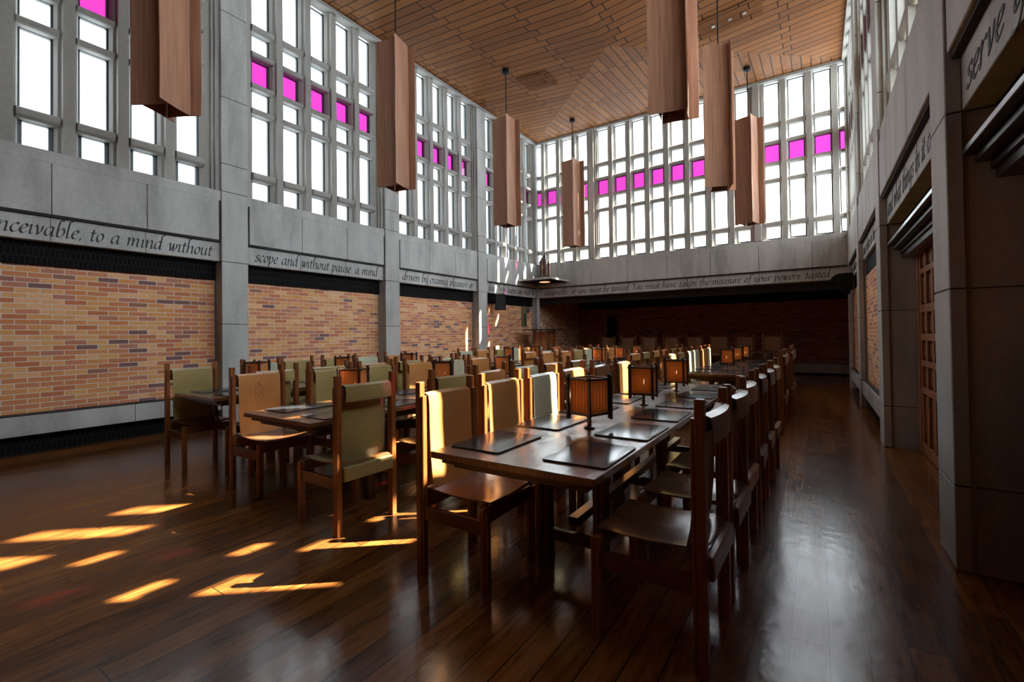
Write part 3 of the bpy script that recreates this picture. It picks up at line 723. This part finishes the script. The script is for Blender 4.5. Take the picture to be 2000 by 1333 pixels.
SEQ = {(0, 0, 'L'): 'tan tan mint tan brown tan', (0, 0, 'R'): 'brown brown tan brown brown tan', (1, 0, 'L'): 'tan olive olive tan mint tan', (1, 0, 'R'): 'olive olive tan mint tan olive',
       (2, 0, 'L'): 'olive mint olive olive mint tan', (2, 0, 'R'): 'olive olive tan olive mint tan', (0, 1, 'L'): 'olive olive mint mint tan mint', (0, 1, 'R'): 'brown tan brown brown tan brown',
       (1, 1, 'L'): 'tan tan olive mint tan tan', (1, 1, 'R'): 'tan olive tan tan olive tan', (2, 1, 'L'): 'mint tan olive mint tan mint', (2, 1, 'R'): 'tan mint tan olive tan mint'}
CXS = [6.385, 4.33, 2.36]
YS = {(0, 0): 1.665, (1, 0): 1.80, (2, 0): 2.08, (0, 1): 6.72, (1, 1): 6.8, (2, 1): 6.9}
RN = ['aisle row', 'middle row', 'wall row']
jr = random.Random(11)
crest_parent = None
for (r, t_) in YS:
    cx, ys = CXS[r], YS[r, t_]
    tb = ['near', 'far'][t_]+' table, '+RN[r]
    for s in 'LR':
        seq = SEQ[r, t_, s].split()
        for i, k in enumerate(seq):
            yc = ys+.43+.592*i+jr.uniform(-.02, .02)
            off = .715 if r == 0 else .80
            if s == 'L':
                x = cx-off+jr.uniform(-.03, .04)
                if (r, t_, i) == (0, 0, 0): x, yc = 5.70, 2.085
                if (r, t_, i) == (1, 0, 0): x, yc = 3.28, 2.24
                if (r, t_, i) == (2, 0, 0): x, yc = 1.86, 2.27
                if (r, t_, i) == (2, 0, 1): x = 1.7
                rz = jr.uniform(-.03, .03)
            else:
                x = cx+(.775 if r == 0 else .73)+jr.uniform(-.03, .03)
                if r == 0 and t_ == 0: x = 7.16+[0, .01, 0, .01, .02, .03][i]; yc = [2.10, 2.69, 3.22, 3.85, 4.42, 4.95][i]
                if (r, t_, i) == (1, 0, 0): x, yc = 4.90, 2.13
                rz = PI+jr.uniform(-.03, .03)
            sd = 'brick side' if s == 'L' else 'door side'
            o = place_chair(k, x, yc, rz, '%s leather sling chair, %s from near end, %s, %s' % (CN[k], ON[i], sd, tb), 'sling chairs at the '+tb)
            if (r, t_, s, i) == (1, 0, 'L', 0): crest_parent = o
# embossed crest on the first tan chair of the middle row
mb = MB(); zb = .80
def cp(y, z): return (.034+max(0, .80-z)*.03, y, z)
out = [(-.035, .075), (.035, .075), (.035, -.02), (.02, -.055), (0, -.075), (-.02, -.055), (-.035, -.02)]
def bar(p, q, w=.0035):
    dx, dz = q[0]-p[0], q[1]-p[1]; L = math.hypot(dx, dz); nx, nz = -dz/L*w, dx/L*w
    b = len(mb.v)
    for lay in (-.012, .0045):
        for (a, c) in ((p[0]-nx, p[1]-nz), (p[0]+nx, p[1]+nz), (q[0]+nx, q[1]+nz), (q[0]-nx, q[1]-nz)): mb.v.append((.010+lay, a, zb+c))
    mb.f.extend([(b, b+1, b+2, b+3), (b+4, b+7, b+6, b+5)]+[(b+a, b+4+a, b+4+(a+1) % 4, b+(a+1) % 4) for a in range(4)])
for a, b_ in zip(out, out[1:]+out[:1]): bar(a, b_)
for a, b_ in (((-.03, .045), (.03, .045)), ((-.025, .02), (0, -.03)), ((.025, .02), (0, -.03)), ((-.012, .1), (.012, .1)), ((0, .08), (0, .11)), ((-.012, .062), (.012, .062))): bar(a, b_)
mb.build('embossed_crest', leather('crest_leather', (.40, .18, .06)), crest_parent, recalc=True)

# ------------------------------------------------------------------ tables
def make_table(Lt=3.7, name='dining_table'):
    t = thing(name, 'x', 'table')
    w = .43
    bx('tabletop', M_table, (-w, w, 0, Lt, .713, .745), t, .003)
    mb = MB(); mb.box(-w+.035, w-.035, .04, Lt-.04, .685, .7125); mb.box(-w+.07, w-.07, .09, Lt-.09, .655, .685); mb.build('apron', M_tleg, t, bevel=.003)
    for y in (.68, Lt/2, Lt-.68):
        bx('crossbeam', M_tleg, (-.30, .30, y-.03, y+.03, .59, .655), t, .004)
        for x in (-.17, .17):
            mb = MB(); mb.box(x-.035, x-.003, y-.035, y+.035, 0, .60); mb.box(x+.003, x+.035, y-.035, y+.035, 0, .60); mb.build('leg', M_tleg, t, bevel=.003)
        bx('foot_rail', M_tleg, (-.17, .17, y-.018, y+.018, .14, .20), t, .003)
    bx('stretcher', M_tleg, (-.03, .03, .68, Lt-.68, .235, .285), t, .003)
    return t
tab0 = make_table()
def rounded(w, l, r=.03, n=4):
    o = []
    for cx_, cy_, a0 in ((w-r, l-r, 0), (-w+r, l-r, PI/2), (-w+r, -l+r, PI), (w-r, -l+r, 3*PI/2)):
        for k in range(n+1): a = a0+PI/2*k/n; o.append((cx_+r*math.cos(a), cy_+r*math.sin(a)))
    return o
def make_mat():
    t = thing('placemat', 'x', 'placemat')
    MB().prism(rounded(.153, .212, .022), 0, .008, 'z').build('leather_sheet', M_mat, t, bevel=.0012)
    mb = MB(); N = 14
    for i in range(N+1):
        for j in range(N+1):
            u, v = -1+2*i/N, -1+2*j/N; mb.v.append((u*.145, v*.204, .0078+.0045*(1-u*u)*(1-v*v)))
    for i in range(N):
        for j in range(N): a = i*(N+1)+j; mb.f.append((a, a+N+1, a+N+2, a+1))
    mb.build('pad', M_mat, t, smooth=True)
    return t
mat0 = make_mat()
def make_lamp():
    t = thing('table_lantern', 'x', 'lamp')
    s, z0, z1 = .084, .068, .325
    MB().lathe([(.032, 0), (.034, .008), (.014, .016), (.011, .03), (.02, .038), (.012, .046), (.012, .075)], 0, 0, 14).build('stem', M_lamp, t, smooth=True)
    for sx in (-1, 1):
        for sy in (-1, 1):
            mb = MB(); mb.box(sx*s-.011, sx*s+.011, sy*s-.006, sy*s+.006, z0-.006, z1); mb.box(sx*s-.006+sx*.006, sx*s+.006+sx*.006, sy*s-.011+sy*.006, sy*s+.011+sy*.006, z0-.012, z1-.008)
            mb.build('corner_post', M_lamp, t, bevel=.002)
    for z in (z0+.018, z1-.035):
        mb = MB()
        for q in (-1, 1): mb.box(-s-.02, s+.02, q*s-.005, q*s+.005, z, z+.014); mb.box(q*s-.005, q*s+.005, -s-.02, s+.02, z+.001, z+.015)
        if z < .2: mb.box(-s, s, -.006, .006, z0+.02, z0+.028); mb.box(-.006, .006, -s, s, z0+.02, z0+.028)
        mb.build('ring_frame', M_lamp, t, bevel=.0015)
    for k in range(4):
        M = Matrix.Rotation(k*PI/2, 4, 'Z'); mb = MB(); n = 11
        for j in range(n):
            y = -s+.012+(2*s-.024)*(j+.5)/n; mb.box(s-.006-(.003 if j % 2 else 0), s-(.0055 if j % 2 else .002), y-.0064, y+.0064, z0+.03, z1-.03, M)
        mb.build('slat_panel', M_slat, t)
    MB().lathe([(.003, .165), (.012, .172), (.014, .185), (.009, .198), (.002, .203)], 0, 0, 10).build('bulb', M_bulb, t)
    MB().lathe([(.011, .075), (.011, .165)], 0, 0, 8).build('bulb_holder', M_black, t)
    return t
lamp0 = make_lamp(); snapshot()
first = True
LY = {(0, 0): (.90, 1.935, 2.95), (1, 0): (.66, 1.76, 2.83), (2, 0): (.62, 1.75, 2.9), (0, 1): (.95, 1.98, 2.98), (1, 1): (.8, 1.85, 2.85), (2, 1): (.8, 1.85, 2.85)}
LR = {(0, 0): (PI/4+.42, .12, .05), (1, 0): (.5, .62, .55), (2, 0): (.5, .6, .4), (0, 1): (.1, .05, 0), (1, 1): (.1, .2, .3), (2, 1): (.5, .4, .6)}
for (r, t_) in YS:
    cx, ys = CXS[r], YS[r, t_]; tb = ['near', 'far'][t_]+' table, '+RN[r]
    t = tab0 if first else dup(tab0); t.location = (cx, ys, 0); t['label'] = 'long dark polished oak table, '+['near', 'far'][t_]+' one of the '+['row beside the aisle and doors','middle row','row beside the brick wall'][r]; t['group'] = 'long dining tables'
    mi = [0]
    for i in range(6):
        for s in (-1, 1):
            m = mat0 if (first and i == 0 and s == -1) else dup(mat0)
            m.location = (cx+s*.262, ys+.34+.592*i+jr.uniform(-.015, .015), .7452); m.rotation_euler = (0, 0, jr.uniform(-.02, .02))
            m['label'] = 'black leather placemat, %s from near end, %s, %s' % (ON[i], 'brick side' if s < 0 else 'door side', tb)
            m['group'] = 'placemats on the '+tb
    for i in range(3):
        l = lamp0 if (first and i == 0) else dup(lamp0)
        l.location = (cx+.01, ys+LY[r, t_][i], .7452); l.rotation_euler = (0, 0, LR[r, t_][i])
        l['label'] = 'orange slatted wooden lantern, %s from near end, %s' % (ON[i], tb); l['group'] = 'lanterns on the tables'
    first = False
# high table in the alcove
t = thing('high_table', 'dark high table across the shadowed brick alcove', 'table', (4.2, 13.75, 0))
bx('tabletop', M_tleg, (-2.7, 2.7, -.38, .38, .76, .80), t, .004)
for x in (-2.3, 0, 2.3): bx('leg', M_tleg, (x-.05, x+.05, -.28, .28, 0, .76), t, .004)
for k in range(8):
    place_chair('high', 1.75+.68*k, 14.55, -PI/2, 'dark high-backed chair behind the alcove table, %s from the pulpit' % ['first', 'second', 'third', 'fourth', 'fifth', 'sixth', 'seventh', 'eighth'][k], 'high-backed chairs in the alcove')
